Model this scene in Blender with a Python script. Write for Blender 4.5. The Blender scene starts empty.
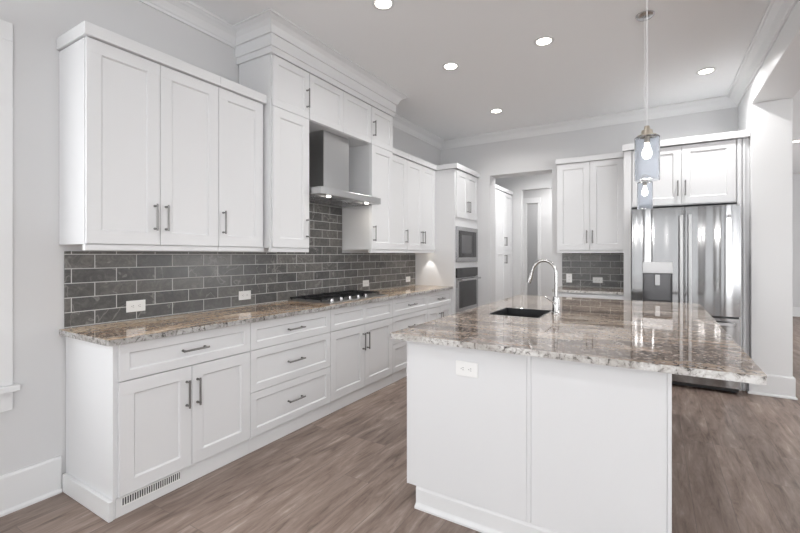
import bpy, bmesh, math, random
from mathutils import Vector, Matrix
PI = math.pi
S = bpy.context.scene
C = S.collection
random.seed(7)

# ------------------------------------------------------------------ camera, world, light, exposure
cam_d = bpy.data.cameras.new('camera')
cam = bpy.data.objects.new('camera', cam_d); C.objects.link(cam)
cam.location = (0, 0, 1.333)
cam.rotation_euler = (PI/2, 0, math.radians(31.34))
cam_d.sensor_width = 36.0
cam_d.lens = 36.0*417.1/800
cam_d.shift_y = -(266.5-255.0)/800
cam_d.clip_start = 0.05
S.camera = cam

w = bpy.data.worlds.new('daylight'); S.world = w; w.use_nodes = True
w.node_tree.nodes['Background'].inputs[0].default_value = (0.97, 0.985, 1.0, 1)
w.node_tree.nodes['Background'].inputs[1].default_value = 1.5

def area(name, loc, rot, sx, sy, power, col=(1, 1, 1), shape='RECTANGLE'):
    l = bpy.data.lights.new(name, 'AREA'); l.shape = shape; l.size = sx; l.size_y = sy
    l.energy = power; l.color = col
    o = bpy.data.objects.new(name, l); C.objects.link(o); o.location = loc; o.rotation_euler = rot
    return o
# daylight lamps; front and right ones are added, unseen, tilted up for the ceiling
area('added_daylight_front', (-2.2, -3.85, 1.4), (PI/2+.5, 0, 0), .95, 2.5, 32, (.97, .985, 1))
area('added_daylight_front', (4.2, -3.85, 1.4), (PI/2+.6, 0, 0), 2.7, 2.5, 135, (.97, .985, 1))
area('added_daylight_right', (5.85, -1.6, 1.45), (PI/2+.6, 0, PI/2), 3.8, 2.3, 62, (.97, .985, 1))
area('added_daylight_right', (5.85, 8.0, 1.45), (PI/2+.6, 0, PI/2), 3.6, 2.3, 90, (.97, .985, 1))
area('window_daylight_left', (-2.95, -0.15, 1.55), (PI/2, 0, -PI/2), 1.5, 1.7, 18, (.97, .985, 1))

S.view_settings.view_transform = 'Standard'
S.view_settings.look = 'None'
S.view_settings.gamma = 1
S.view_settings.exposure = 0.27
S.view_settings.use_curve_mapping = False

# ------------------------------------------------------------------ materials
def mat(name, col, rough=0.5, metal=0.0, spec=0.5, **kw):
    m = bpy.data.materials.new(name); m.use_nodes = True
    b = m.node_tree.nodes['Principled BSDF']
    b.inputs['Base Color'].default_value = (*col, 1)
    b.inputs['Roughness'].default_value = rough
    b.inputs['Metallic'].default_value = metal
    b.inputs['Specular IOR Level'].default_value = spec
    for k, v in kw.items():
        b.inputs[k.replace('_', ' ')].default_value = v
    return m
def N(m, t, **kw):
    n = m.node_tree.nodes.new(t)
    for k, v in kw.items():
        if k in n.inputs: n.inputs[k].default_value = v
        else: setattr(n, k, v)
    return n
def L(m, a, b): m.node_tree.links.new(a, b)
def P(m): return m.node_tree.nodes['Principled BSDF']
def ramp(m, stops, interp='LINEAR'):
    r = N(m, 'ShaderNodeValToRGB'); cr = r.color_ramp; cr.interpolation = interp
    while len(cr.elements) < len(stops): cr.elements.new(.5)
    for e, (p, c) in zip(cr.elements, stops):
        e.position = p; e.color = (*c, 1) if len(c) == 3 else c
    return r
def painted(name, col, rough, bump=0.02, scale=220):
    m = mat(name, col, rough)
    tc = N(m, 'ShaderNodeTexCoord'); n = N(m, 'ShaderNodeTexNoise'); n.inputs['Scale'].default_value = scale
    L(m, tc.outputs['Object'], n.inputs['Vector'])
    b = N(m, 'ShaderNodeBump'); b.inputs['Strength'].default_value = bump; b.inputs['Distance'].default_value = .002
    L(m, n.outputs['Fac'], b.inputs['Height']); L(m, b.outputs['Normal'], P(m).inputs['Normal'])
    return m
M = {}
M['cab'] = painted('white_cabinet_paint', (.745, .75, .76), .38, .01)
M['trim'] = painted('white_trim_paint', (.76, .765, .77), .4, .01)
M['wall'] = painted('pale_grey_wall_paint', (.655, .655, .66), .8, .06, 160)
M['ceil'] = painted('ceiling_paint', (.89, .90, .91), .9, .05, 160)
M['plastic'] = mat('white_plastic', (.85, .85, .84), .35)
M['slot'] = mat('dark_slot', (.03, .03, .03), .6)
M['pewter'] = mat('dark_pewter', (.24, .235, .23), .35, .9)
M['black'] = mat('black_enamel', (.012, .012, .013), .35)
M['iron'] = mat('cast_iron', (.02, .02, .022), .5)
M['blackglass'] = mat('black_glass', (.02, .02, .022), .06, 0, .6)
M['chrome'] = mat('brushed_nickel', (.50, .495, .49), .22, 1)
M['sink'] = mat('dark_composite', (.025, .026, .028), .4)
M['nickel'] = mat('warm_nickel', (.45, .40, .33), .3, .9)
M['rubber'] = mat('dark_grey_plastic', (.05, .05, .055), .5)

def steel_mat(name, col, rough, wav=0.0, vertical=True):
    m = mat(name, col, rough, 1.0)
    tc = N(m, 'ShaderNodeTexCoord'); mp = N(m, 'ShaderNodeMapping')
    mp.inputs['Scale'].default_value = (600, 600, 6) if vertical else (6, 6, 600)
    n = N(m, 'ShaderNodeTexNoise'); n.inputs['Scale'].default_value = 1; n.inputs['Detail'].default_value = 2
    L(m, tc.outputs['Object'], mp.inputs[0]); L(m, mp.outputs[0], n.inputs['Vector'])
    b = N(m, 'ShaderNodeBump'); b.inputs['Strength'].default_value = .04; b.inputs['Distance'].default_value = .0005
    L(m, n.outputs['Fac'], b.inputs['Height'])
    if wav:
        mp2 = N(m, 'ShaderNodeMapping'); mp2.inputs['Scale'].default_value = (4.6, 4.6, .07)
        n2 = N(m, 'ShaderNodeTexNoise'); n2.inputs['Scale'].default_value = 1; n2.inputs['Detail'].default_value = .5
        L(m, tc.outputs['Object'], mp2.inputs[0]); L(m, mp2.outputs[0], n2.inputs['Vector'])
        b2 = N(m, 'ShaderNodeBump'); b2.inputs['Strength'].default_value = 1; b2.inputs['Distance'].default_value = wav
        L(m, n2.outputs['Fac'], b2.inputs['Height']); L(m, b.outputs['Normal'], b2.inputs['Normal'])
        b = b2
    L(m, b.outputs['Normal'], P(m).inputs['Normal'])
    return m
M['steel'] = steel_mat('stainless_steel', (.50, .50, .505), .24)
M['fridge'] = steel_mat('stainless_fridge_door', (.33, .33, .333), .13, .06)
M['bright_steel'] = mat('bright_steel', (.50, .50, .505), .34, 1)
M['hood'] = steel_mat('stainless_hood', (.50, .50, .50), .28, .01)

def granite(name, sc3, warm=1.0):
    m = mat(name, (.5, .45, .4), .035, 0, .75)
    tc = N(m, 'ShaderNodeTexCoord')
    mp = N(m, 'ShaderNodeMapping'); mp.inputs['Scale'].default_value = sc3; mp.inputs['Rotation'].default_value = (0, 0, .12)
    L(m, tc.outputs['Object'], mp.inputs[0])
    big = N(m, 'ShaderNodeTexNoise'); big.inputs['Scale'].default_value = 1.5; big.inputs['Detail'].default_value = 7
    big.inputs['Roughness'].default_value = .62; big.inputs['Distortion'].default_value = .9
    L(m, mp.outputs[0], big.inputs['Vector'])
    r1 = ramp(m, [(.33, (.12, .095, .08)), (.43, (.22, .172, .142)), (.50, (.35, .28, .225)), (.57, (.46, .385, .315)), (.68, (.56, .53, .485))])
    L(m, big.outputs['Fac'], r1.inputs[0])
    fine = N(m, 'ShaderNodeTexNoise'); fine.inputs['Scale'].default_value = 34; fine.inputs['Detail'].default_value = 5; fine.inputs['Roughness'].default_value = .7
    L(m, tc.outputs['Object'], fine.inputs['Vector'])
    r2 = ramp(m, [(.36, (.35, .33, .31)), (.5, (.9, .88, .86)), (.64, (1.4, 1.36, 1.3))])
    L(m, fine.outputs['Fac'], r2.inputs[0])
    mul = N(m, 'ShaderNodeMix', data_type='RGBA', blend_type='MULTIPLY'); mul.inputs[0].default_value = .55
    L(m, r1.outputs[0], mul.inputs[6]); L(m, r2.outputs[0], mul.inputs[7])
    vo = N(m, 'ShaderNodeTexVoronoi'); vo.inputs['Scale'].default_value = 85
    L(m, tc.outputs['Object'], vo.inputs['Vector'])
    patch = N(m, 'ShaderNodeTexNoise'); patch.inputs['Scale'].default_value = 7; patch.inputs['Detail'].default_value = 3
    L(m, tc.outputs['Object'], patch.inputs['Vector'])
    sc = N(m, 'ShaderNodeSeparateColor'); L(m, vo.outputs['Color'], sc.inputs[0])
    pr = N(m, 'ShaderNodeMath', operation='MULTIPLY_ADD'); pr.inputs[1].default_value = -.9; pr.inputs[2].default_value = 1.40
    L(m, patch.outputs['Fac'], pr.inputs[0])
    gt = N(m, 'ShaderNodeMath', operation='GREATER_THAN')
    L(m, sc.outputs[0], gt.inputs[0]); L(m, pr.outputs[0], gt.inputs[1])
    mx = N(m, 'ShaderNodeMix', data_type='RGBA'); L(m, gt.outputs[0], mx.inputs[0])
    L(m, mul.outputs[2], mx.inputs[6]); mx.inputs[7].default_value = (.03, .027, .028, 1)
    gt2 = N(m, 'ShaderNodeMath', operation='GREATER_THAN'); gt2.inputs[1].default_value = .88
    L(m, sc.outputs[1], gt2.inputs[0])
    mx2 = N(m, 'ShaderNodeMix', data_type='RGBA'); 
    h = N(m, 'ShaderNodeMath', operation='MULTIPLY'); h.inputs[1].default_value = .5; L(m, gt2.outputs[0], h.inputs[0])
    L(m, h.outputs[0], mx2.inputs[0]); L(m, mx.outputs[2], mx2.inputs[6]); mx2.inputs[7].default_value = (.62, .61, .60, 1)
    wm = N(m, 'ShaderNodeMix', data_type='RGBA', blend_type='MULTIPLY'); wm.inputs[0].default_value = 1; wm.inputs[7].default_value = (1.62, 1.46, 1.24, 1) if 'long' in name else (.82, .79, .77, 1)
    L(m, mx2.outputs[2], wm.inputs[6]); L(m, wm.outputs[2], P(m).inputs['Base Color'])
    return m
M['granite'] = granite('polished_granite_cross_grain', (1.0, 3.8, 2.5))
M['granite_run'] = granite('polished_granite_long_grain', (4.2, .9, 2.5), 1.0)
def granite_edge(name, g=1.0):
    m = mat(name, (.6, .6, .6), .2)
    tc = N(m, 'ShaderNodeTexCoord')
    n = N(m, 'ShaderNodeTexNoise'); n.inputs['Scale'].default_value = 42; n.inputs['Detail'].default_value = 6; n.inputs['Roughness'].default_value = .7
    n.inputs['Distortion'].default_value = .6
    L(m, tc.outputs['Object'], n.inputs['Vector'])
    r = ramp(m, [(.33, (.03, .03, .03)), (.40, (.25, .235, .22)), (.46, (.55, .53, .51)), (.60, (.74, .735, .72))])
    L(m, n.outputs['Fac'], r.inputs[0])
    n2 = N(m, 'ShaderNodeTexNoise'); n2.inputs['Scale'].default_value = 6; n2.inputs['Detail'].default_value = 3
    L(m, tc.outputs['Object'], n2.inputs['Vector'])
    r2 = ramp(m, [(.42, (.72*g, .70*g, .68*g)), (.6, (g, g, g))]); L(m, n2.outputs['Fac'], r2.inputs[0])
    mul = N(m, 'ShaderNodeMix', data_type='RGBA', blend_type='MULTIPLY'); mul.inputs[0].default_value = 1
    L(m, r.outputs[0], mul.inputs[6]); L(m, r2.outputs[0], mul.inputs[7]); L(m, mul.outputs[2], P(m).inputs['Base Color'])
    return m
M['granite_edge'] = granite_edge('granite_pale_edge')
M['granite_edge_run'] = granite_edge('granite_grey_edge', .72)

def floor_mat():
    m = mat('wood_plank_floor', (.3, .25, .2), .42)
    tc = N(m, 'ShaderNodeTexCoord'); sx = N(m, 'ShaderNodeSeparateXYZ'); L(m, tc.outputs['Object'], sx.inputs[0])
    cb = N(m, 'ShaderNodeCombineXYZ'); L(m, sx.outputs[1], cb.inputs[0]); L(m, sx.outputs[0], cb.inputs[1])
    br = N(m, 'ShaderNodeTexBrick'); br.offset = .37; br.offset_frequency = 3
    for k, v in (('Scale', 1), ('Mortar Size', .0012), ('Mortar Smooth', .1), ('Bias', 0), ('Brick Width', 1.22), ('Row Height', .178)):
        br.inputs[k].default_value = v
    br.inputs['Color1'].default_value = (0, 0, 0, 1); br.inputs['Color2'].default_value = (1, 1, 1, 1); br.inputs['Mortar'].default_value = (.5, .5, .5, 1)
    L(m, cb.outputs[0], br.inputs['Vector'])
    # grain stretched along the plank, shifted per plank
    ad = N(m, 'ShaderNodeVectorMath', operation='MULTIPLY_ADD'); ad.inputs[1].default_value = (3.7, 9.1, 5.3)
    L(m, br.outputs['Color'], ad.inputs[0]); L(m, cb.outputs[0], ad.inputs[2])
    mp = N(m, 'ShaderNodeMapping'); mp.inputs['Scale'].default_value = (1.7, 11, 1); L(m, ad.outputs[0], mp.inputs[0])
    n = N(m, 'ShaderNodeTexNoise'); n.inputs['Scale'].default_value = 1.6; n.inputs['Detail'].default_value = 9; n.inputs['Roughness'].default_value = .68; n.inputs['Distortion'].default_value = .45
    L(m, mp.outputs[0], n.inputs['Vector'])
    r = ramp(m, [(.30, (.088, .060, .047)), (.44, (.215, .158, .130)), (.58, (.30, .232, .196)), (.70, (.45, .37, .322))])
    L(m, n.outputs['Fac'], r.inputs[0])
    tint = ramp(m, [(0, (.84, .83, .83)), (1, (1.12, 1.11, 1.10))]); L(m, br.outputs['Color'], tint.inputs[0])
    mul = N(m, 'ShaderNodeMix', data_type='RGBA', blend_type='MULTIPLY'); mul.inputs[0].default_value = 1
    L(m, r.outputs[0], mul.inputs[6]); L(m, tint.outputs[0], mul.inputs[7])
    mx = N(m, 'ShaderNodeMix', data_type='RGBA'); L(m, br.outputs['Fac'], mx.inputs[0]); L(m, mul.outputs[2], mx.inputs[6]); mx.inputs[7].default_value = (.15, .12, .105, 1)
    L(m, mx.outputs[2], P(m).inputs['Base Color'])
    b = N(m, 'ShaderNodeBump'); b.inputs['Strength'].default_value = .12; b.inputs['Distance'].default_value = .002
    L(m, n.outputs['Fac'], b.inputs['Height']); L(m, b.outputs['Normal'], P(m).inputs['Normal'])
    return m
M['floor'] = floor_mat()

def tile_mat(name, axis, u0, z0=.921):
    m = mat(name, (.1, .1, .1), .3)
    tc = N(m, 'ShaderNodeTexCoord'); sx = N(m, 'ShaderNodeSeparateXYZ'); L(m, tc.outputs['Object'], sx.inputs[0])
    cb = N(m, 'ShaderNodeCombineXYZ')
    for src, off, dst in ((sx.outputs[axis], -u0, 0), (sx.outputs[2], -z0, 1)):
        a = N(m, 'ShaderNodeMath', operation='ADD'); a.inputs[1].default_value = off
        L(m, src, a.inputs[0]); L(m, a.outputs[0], cb.inputs[dst])
    br = N(m, 'ShaderNodeTexBrick'); br.offset = .5; br.offset_frequency = 2
    for k, v in (('Scale', 1), ('Mortar Size', .0026), ('Mortar Smooth', .15), ('Bias', 0), ('Brick Width', .235), ('Row Height', .0832)):
        br.inputs[k].default_value = v
    br.inputs['Color1'].default_value = (0, 0, 0, 1); br.inputs['Color2'].default_value = (1, 1, 1, 1); br.inputs['Mortar'].default_value = (.5, .5, .5, 1)
    L(m, cb.outputs[0], br.inputs['Vector'])
    ad = N(m, 'ShaderNodeVectorMath', operation='MULTIPLY_ADD'); ad.inputs[1].default_value = (7, 4.3, 11)
    L(m, br.outputs['Color'], ad.inputs[0]); L(m, cb.outputs[0], ad.inputs[2])
    n = N(m, 'ShaderNodeTexNoise'); n.inputs['Scale'].default_value = 14; n.inputs['Detail'].default_value = 10; n.inputs['Roughness'].default_value = .8; n.inputs['Distortion'].default_value = 1.2
    L(m, ad.outputs[0], n.inputs['Vector'])
    r = ramp(m, [(.3, (.066, .066, .066)), (.5, (.112, .110, .107)), (.68, (.19, .184, .176))])
    L(m, n.outputs['Fac'], r.inputs[0])
    # thin pale veins
    vn = N(m, 'ShaderNodeTexNoise'); vn.inputs['Scale'].default_value = 2.6; vn.inputs['Detail'].default_value = 4; vn.inputs['Roughness'].default_value = .55; vn.inputs['Distortion'].default_value = .4
    L(m, ad.outputs[0], vn.inputs['Vector'])
    vr = ramp(m, [(.490, (0, 0, 0)), (.4995, (.55, .55, .55)), (.5005, (.55, .55, .55)), (.507, (0, 0, 0))]); L(m, vn.outputs['Fac'], vr.inputs[0])
    tint = ramp(m, [(0, (.72, .73, .74)), (1, (1.3, 1.27, 1.23))]); L(m, br.outputs['Color'], tint.inputs[0])
    mul = N(m, 'ShaderNodeMix', data_type='RGBA', blend_type='MULTIPLY'); mul.inputs[0].default_value = 1
    L(m, r.outputs[0], mul.inputs[6]); L(m, tint.outputs[0], mul.inputs[7])
    v = N(m, 'ShaderNodeMix', data_type='RGBA'); L(m, vr.outputs[0], v.inputs[0]); L(m, mul.outputs[2], v.inputs[6]); v.inputs[7].default_value = (.34, .33, .32, 1)
    mx = N(m, 'ShaderNodeMix', data_type='RGBA'); L(m, br.outputs['Fac'], mx.inputs[0]); L(m, v.outputs[2], mx.inputs[6]); mx.inputs[7].default_value = (.60, .60, .59, 1)
    L(m, mx.outputs[2], P(m).inputs['Base Color'])
    rr = N(m, 'ShaderNodeMath', operation='MULTIPLY_ADD'); rr.inputs[1].default_value = .5; rr.inputs[2].default_value = .28
    L(m, br.outputs['Fac'], rr.inputs[0]); L(m, rr.outputs[0], P(m).inputs['Roughness'])
    b = N(m, 'ShaderNodeBump', invert=True); b.inputs['Strength'].default_value = .6; b.inputs['Distance'].default_value = .002
    L(m, br.outputs['Fac'], b.inputs['Height']); L(m, b.outputs['Normal'], P(m).inputs['Normal'])
    return m
M['tile_left'] = tile_mat('slate_subway_tile_left', 1, 1.2975)
M['tile_back'] = tile_mat('slate_subway_tile_back', 0, -.7085)

def emit(name, col, s):
    m = mat(name, (.9, .9, .9), .5)
    P(m).inputs['Emission Color'].default_value = (*col, 1); P(m).inputs['Emission Strength'].default_value = s
    return m
M['led'] = emit('led_lens', (1, .93, .80), 9)
M['hood_led'] = emit('hood_led_lens', (1, .95, .86), 2.5)
M['bulb'] = emit('glowing_bulb', (1, .95, .88), 7)
def glass_mat(name, col, rough=.02, bump=0):
    m = mat(name, col, rough); P(m).inputs['Transmission Weight'].default_value = 1; P(m).inputs['IOR'].default_value = 1.12
    if bump:
        tc = N(m, 'ShaderNodeTexCoord'); n = N(m, 'ShaderNodeTexNoise'); n.inputs['Scale'].default_value = 55; L(m, tc.outputs['Object'], n.inputs['Vector'])
        b = N(m, 'ShaderNodeBump'); b.inputs['Strength'].default_value = bump; b.inputs['Distance'].default_value = .004
        L(m, n.outputs['Fac'], b.inputs['Height']); L(m, b.outputs['Normal'], P(m).inputs['Normal'])
    return m
M['pend_glass'] = glass_mat('blue_grey_seeded_glass', (.83, .86, .905), .2, .9)
M['pane'] = glass_mat('window_glass', (1, 1, 1), 0)

# ------------------------------------------------------------------ helpers
def bx(bm, x0, x1, y0, y1, z0, z1):
    v = [bm.verts.new(p) for p in ((x0,y0,z0),(x1,y0,z0),(x1,y1,z0),(x0,y1,z0),(x0,y0,z1),(x1,y0,z1),(x1,y1,z1),(x0,y1,z1))]
    for f in ((3,2,1,0),(4,5,6,7),(0,1,5,4),(1,2,6,5),(2,3,7,6),(3,0,4,7)):
        bm.faces.new([v[i] for i in f])
def box(*a):
    bm = bmesh.new(); bx(bm, *a); return bm
def cyl(bm, p, axis, r, h, n=24, r2=None):
    r2 = r if r2 is None else r2
    a = Vector(axis).normalized(); t = a.orthogonal().normalized(); b = a.cross(t); p = Vector(p)
    lo = [bm.verts.new(p + (t*math.cos(2*PI*i/n) + b*math.sin(2*PI*i/n))*r) for i in range(n)]
    hi = [bm.verts.new(p + a*h + (t*math.cos(2*PI*i/n) + b*math.sin(2*PI*i/n))*r2) for i in range(n)]
    for i in range(n): bm.faces.new((lo[i], lo[(i+1) % n], hi[(i+1) % n], hi[i]))
    bm.faces.new(lo[::-1]); bm.faces.new(hi)
def lathe(bm, prof, cx=0, cy=0, n=32, closed=False):
    rings = []
    for r, z in prof:
        rings.append([bm.verts.new((cx + max(r, 1e-4)*math.cos(2*PI*i/n), cy + max(r, 1e-4)*math.sin(2*PI*i/n), z)) for i in range(n)])
    pairs = list(zip(rings, rings[1:])) + ([(rings[-1], rings[0])] if closed else [])
    for a, b in pairs:
        for i in range(n): bm.faces.new((a[i], a[(i+1) % n], b[(i+1) % n], b[i]))
def tube(bm, pts, r, n=12):
    pts = [Vector(p) for p in pts]; rings = []; up = None
    for i, p in enumerate(pts):
        d = (pts[min(i+1, len(pts)-1)] - pts[max(i-1, 0)]).normalized()
        if up is None: up = d.orthogonal().normalized()
        up = (up - d*up.dot(d)).normalized(); s = d.cross(up)
        rr = r[i] if isinstance(r, (list, tuple)) else r
        rings.append([bm.verts.new(p + (up*math.cos(2*PI*k/n) + s*math.sin(2*PI*k/n))*rr) for k in range(n)])
    for a, b in zip(rings, rings[1:]):
        for k in range(n): bm.faces.new((a[k], a[(k+1) % n], b[(k+1) % n], b[k]))
    bm.faces.new(rings[0][::-1]); bm.faces.new(rings[-1])
def obj(name, bm, m, parent=None, bevel=0, smooth=False):
    bmesh.ops.recalc_face_normals(bm, faces=bm.faces)
    me = bpy.data.meshes.new(name); bm.to_mesh(me); bm.free()
    o = bpy.data.objects.new(name, me); C.objects.link(o)
    me.materials.append(M[m] if isinstance(m, str) else m)
    if smooth:
        for p in me.polygons: p.use_smooth = True
        me.set_sharp_from_angle(angle=math.radians(40))
    if bevel:
        b = o.modifiers.new('bevel', 'BEVEL'); b.width = bevel; b.segments = 2; b.limit_method = 'ANGLE'; b.angle_limit = math.radians(40)
    if parent: o.parent = parent
    return o
def tag(o, label, cat, group=None):
    o['label'] = label; o['category'] = cat
    if group: o['group'] = group
    return o
def thing(name, label, cat, loc=(0,0,0), rz=0, group=None):
    o = bpy.data.objects.new(name, None); C.objects.link(o); o.empty_display_size = .1
    o.location = loc; o.rotation_euler = (0, 0, rz)
    return tag(o, label, cat, group)
def struct(name, bm, m, bevel=0, parent=None, smooth=False):
    o = obj(name, bm, m, parent, bevel, smooth)
    if not parent: o['kind'] = 'structure'
    return o
def sweep(bm, path, prof):
    """mitred moulding: profile (out, z) to the right-hand side of the plan path"""
    n = len(path); P2 = [Vector(p) for p in path]; rings = []
    for i, p in enumerate(P2):
        d0 = (P2[i]-P2[i-1]).normalized() if i > 0 else None
        d1 = (P2[i+1]-P2[i]).normalized() if i < n-1 else None
        n0 = Vector((d0.y, -d0.x)) if d0 else None; n1 = Vector((d1.y, -d1.x)) if d1 else None
        if n0 is None: m = n1
        elif n1 is None: m = n0
        else: m = (n0+n1)/(1+n0.dot(n1))
        rings.append([bm.verts.new((p.x+m.x*o, p.y+m.y*o, z)) for o, z in prof])
    k = len(prof)
    for a, b in zip(rings, rings[1:]):
        for j in range(k): bm.faces.new((a[j], a[(j+1) % k], b[(j+1) % k], b[j]))
    bm.faces.new(rings[0][::-1]); bm.faces.new(rings[-1])

# ------------------------------------------------------------------ room shell
XL, YB, ZC = -2.865, 5.93, 3.10          # left wall, kitchen end wall, ceiling
YF, XR, YFAR = -4.0, 6.0, 12.2
struct('floor', box(XL-1.5, XR, YF, YFAR, -.1, 0), 'floor')
struct('ceiling', box(XL-1.5, XR, YF, YFAR, ZC, ZC+.1), 'ceil')
bm = bmesh.new()                          # left wall with its window opening
wy0, wy1, wz0, wz1 = -.95, .70, .66, 2.44
bx(bm, XL-.15, XL, YF, wy0, 0, ZC); bx(bm, XL-.15, XL, wy1, YB, 0, ZC)
bx(bm, XL-.15, XL, wy0, wy1, 0, wz0); bx(bm, XL-.15, XL, wy0, wy1, wz1, ZC)
struct('wall_left', bm, 'wall')
ox0, ox1, oz = -2.065, -1.187, 2.50       # cased-less opening to the hall
bm = bmesh.new()
bx(bm, XL-1.5, ox0, YB, YB+.26, 0, ZC); bx(bm, ox1, .8, YB, YB+.26, 0, ZC); bx(bm, ox0, ox1, YB, YB+.26, oz, ZC)
struct('wall_back', bm, 'wall')
HB = 2.79                                 # underside of the dropped header
bm = bmesh.new(); bx(bm, .80, 1.10, 5.2, YB+.26, 0, ZC)
struct('wall_right', bm, 'trim', .006)
struct('trim_1', box(.80, 1.10, YF, 5.199, HB, ZC), 'trim', .006)
# unseen wall behind the camera, openings laid out for light and fridge reflections
bm = bmesh.new()
for a, b in ((XL, -2.70), (-1.70, -.45), (1.75, 2.8), (5.60, XR)): bx(bm, a, b, YF-.15, YF, 0, ZC)
for a, b in ((-2.70, -1.70), (-.45, 1.75), (2.8, 5.60)): bx(bm, a, b, YF-.15, YF, 2.65, ZC)
struct('wall_front', bm, 'wall')
bm = bmesh.new()
ys = [(YF, -3.6), (.4, 6.1), (9.9, YFAR)]
for a, b in ys: bx(bm, XR, XR+.15, a, b, 0, ZC)
for a, b in ((-3.6, .4), (6.1, 9.9)): bx(bm, XR, XR+.15, a, b, 2.65, ZC); bx(bm, XR, XR+.15, a, b, 0, .25)
struct('wall_right', bm, 'wall')
struct('wall_far', box(.6, XR, YFAR, YFAR+.15, 0, ZC), 'wall')
# hall walls beyond the opening
struct('wall_hall_left', box(XL-.25, XL-.10, YB+.26, 9.6, 0, ZC), 'wall')
struct('wall_hall_right', box(-1.10, -.95, YB+.26, 9.6, 0, ZC), 'wall')
bm = bmesh.new(); bx(bm, XL-.10, -2.168, 8.0, 8.15, 0, ZC); bx(bm, -2.168, -1.25, 8.0, 8.15, 2.575, ZC); bx(bm, -1.25, -1.10, 8.0, 8.15, 0, ZC)
struct('wall_hall_middle', bm, 'wall')
bm = bmesh.new(); bx(bm, XL-.10, -2.50, 9.6, 9.75, 0, ZC); bx(bm, -2.50, -2.20, 9.6, 9.75, 2.50, ZC); bx(bm, -2.20, -1.10, 9.6, 9.75, 0, ZC)
struct('wall_hall_far', bm, 'wall')
bm = bmesh.new(); bx(bm, XL-.6, -.95, 10.9, 11.05, 0, ZC); bx(bm, XL-.6, XL-.45, 9.75, 10.9, 0, ZC); bx(bm, -1.10, -.95, 9.601, 10.9, 0, ZC)
struct('wall_hall_end', bm, 'wall')
bm = bmesh.new()
bx(bm, -2.60, -2.46, 9.57, 9.599, 0, 2.50); bx(bm, -2.225, -2.155, 9.57, 9.599, 0, 2.50); bx(bm, -2.60, -2.155, 9.565, 9.599, 2.501, 2.62)
struct('door_1', bm, 'trim', .004)
bm = bmesh.new(); sweep(bm, [(XL-.10, 9.6), (-1.10, 9.6)], [(0, 2.98), (.012, 2.98), (.10, 3.098), (0, 3.098)])
struct('trim_2', bm, 'trim')

# crown moulding
CR = [(0, 2.985), (.014, 2.985), (.018, 3.000), (.026, 3.006), (.034, 3.020), (.052, 3.046), (.080, 3.064), (.094, 3.070), (.100, 3.078), (.112, 3.082), (.112, 3.0985), (0, 3.0985)]
bm = bmesh.new(); sweep(bm, [(XL, YF), (XL, 2.188)], CR); struct('trim_3', bm, 'trim')
bm = bmesh.new(); sweep(bm, [(XL, 3.93), (XL, YB), (.80, YB), (.80, YF)], CR); struct('trim_4', bm, 'trim')
# baseboards
BS = [(0, 0), (.028, 0), (.028, .012), (.016, .022), (.016, .188), (.010, .200), (0, .200)]
bm = bmesh.new(); sweep(bm, [(XL, YF), (XL, 1.014)], BS); struct('baseboard_left', bm, 'trim')
bm = bmesh.new(); sweep(bm, [(.80, 5.25), (.80, 5.2), (1.10, 5.2), (1.10, YB+.26)][::-1], [(-o, z) for o, z in BS]); struct('baseboard_right', bm, 'trim')
bm = bmesh.new(); sweep(bm, [(1.1, YFAR), (XR, YFAR)], BS); struct('baseboard_far', bm, 'trim')
bm = bmesh.new(); sweep(bm, [(XL-.10, 8.0), (-2.17, 8.0)], BS); struct('baseboard_hall', bm, 'trim')

# windows
def window(name, c, half, axis, z0, z1, nx, depth=.15):
    """frame + sash bars + pane; axis 'x' wall lies along y, 'y' wall lies along x"""
    bm = bmesh.new(); pn = bmesh.new()
    def put(b, u0, u1, d0, d1, a0, a1):
        if axis == 'x': bx(b, c[0]+d0, c[0]+d1, c[1]+u0, c[1]+u1, a0, a1)
        else: bx(b, c[0]+u0, c[0]+u1, c[1]+d0, c[1]+d1, a0, a1)
    t = .05
    put(bm, -half, -half+t, -.03, .03, z0, z1); put(bm, half-t, half, -.03, .03, z0, z1)
    put(bm, -half+t, half-t, -.03, .03, z0, z0+t); put(bm, -half+t, half-t, -.03, .03, z1-t, z1)
    for i in range(1, nx):
        u = -half + 2*half*i/nx; put(bm, u-.03, u+.03, -.025, .025, z0+t, z1-t)
    o = struct(name, bm, 'trim')
    put(pn, -half+t, half-t, -.003, .003, z0+t, z1-t)
    obj('pane', pn, 'pane', o)
    return o
wl = window('window_1', (XL-.10, (wy0+wy1)/2), (wy1-wy0)/2, 'x', wz0, wz1, 2)
window('unseen_window_2', (-2.2, YF-.08), .5, 'y', 0.0, 2.65, 1)  # unseen window, kept narrow so the fridge reflects little of its lamp
window('window_6', (.65, YF-.08), 1.1, 'y', 0.0, 2.65, 2)
window('unseen_window_3', (4.2, YF-.08), 1.4, 'y', 0.0, 2.65, 3)  # unseen window added to light camera-facing fronts, clear of the fridge reflection
window('unseen_window_4', (XR+.08, -1.6), 2.0, 'x', .25, 2.65, 4)  # unseen window put here to light the left run and camera-facing sides
window('unseen_window_5', (XR+.08, 8.0), 1.9, 'x', .25, 2.65, 3)  # unseen far-room window added to lift the ceiling brightness
bm = bmesh.new()                          # casing with sill and apron round the left window
e = .105
bx(bm, XL+.001, XL+.021, wy1, wy1+e, wz0, wz1); bx(bm, XL+.001, XL+.021, wy0-e, wy0, wz0, wz1)
bx(bm, XL+.001, XL+.021, wy0-e, wy1+e, wz1, wz1+.095)
bx(bm, XL+.001, XL+.055, wy0-e-.02, wy1+e+.02, wz0-.03, wz0)
bx(bm, XL+.001, XL+.021, wy0-e, wy1+e, wz0-.13, wz0-.03)
bx(bm, XL-.07, XL+.001, wy1-.012, wy1, wz0, wz1)
struct('trim_5', bm, 'trim', .003)

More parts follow.
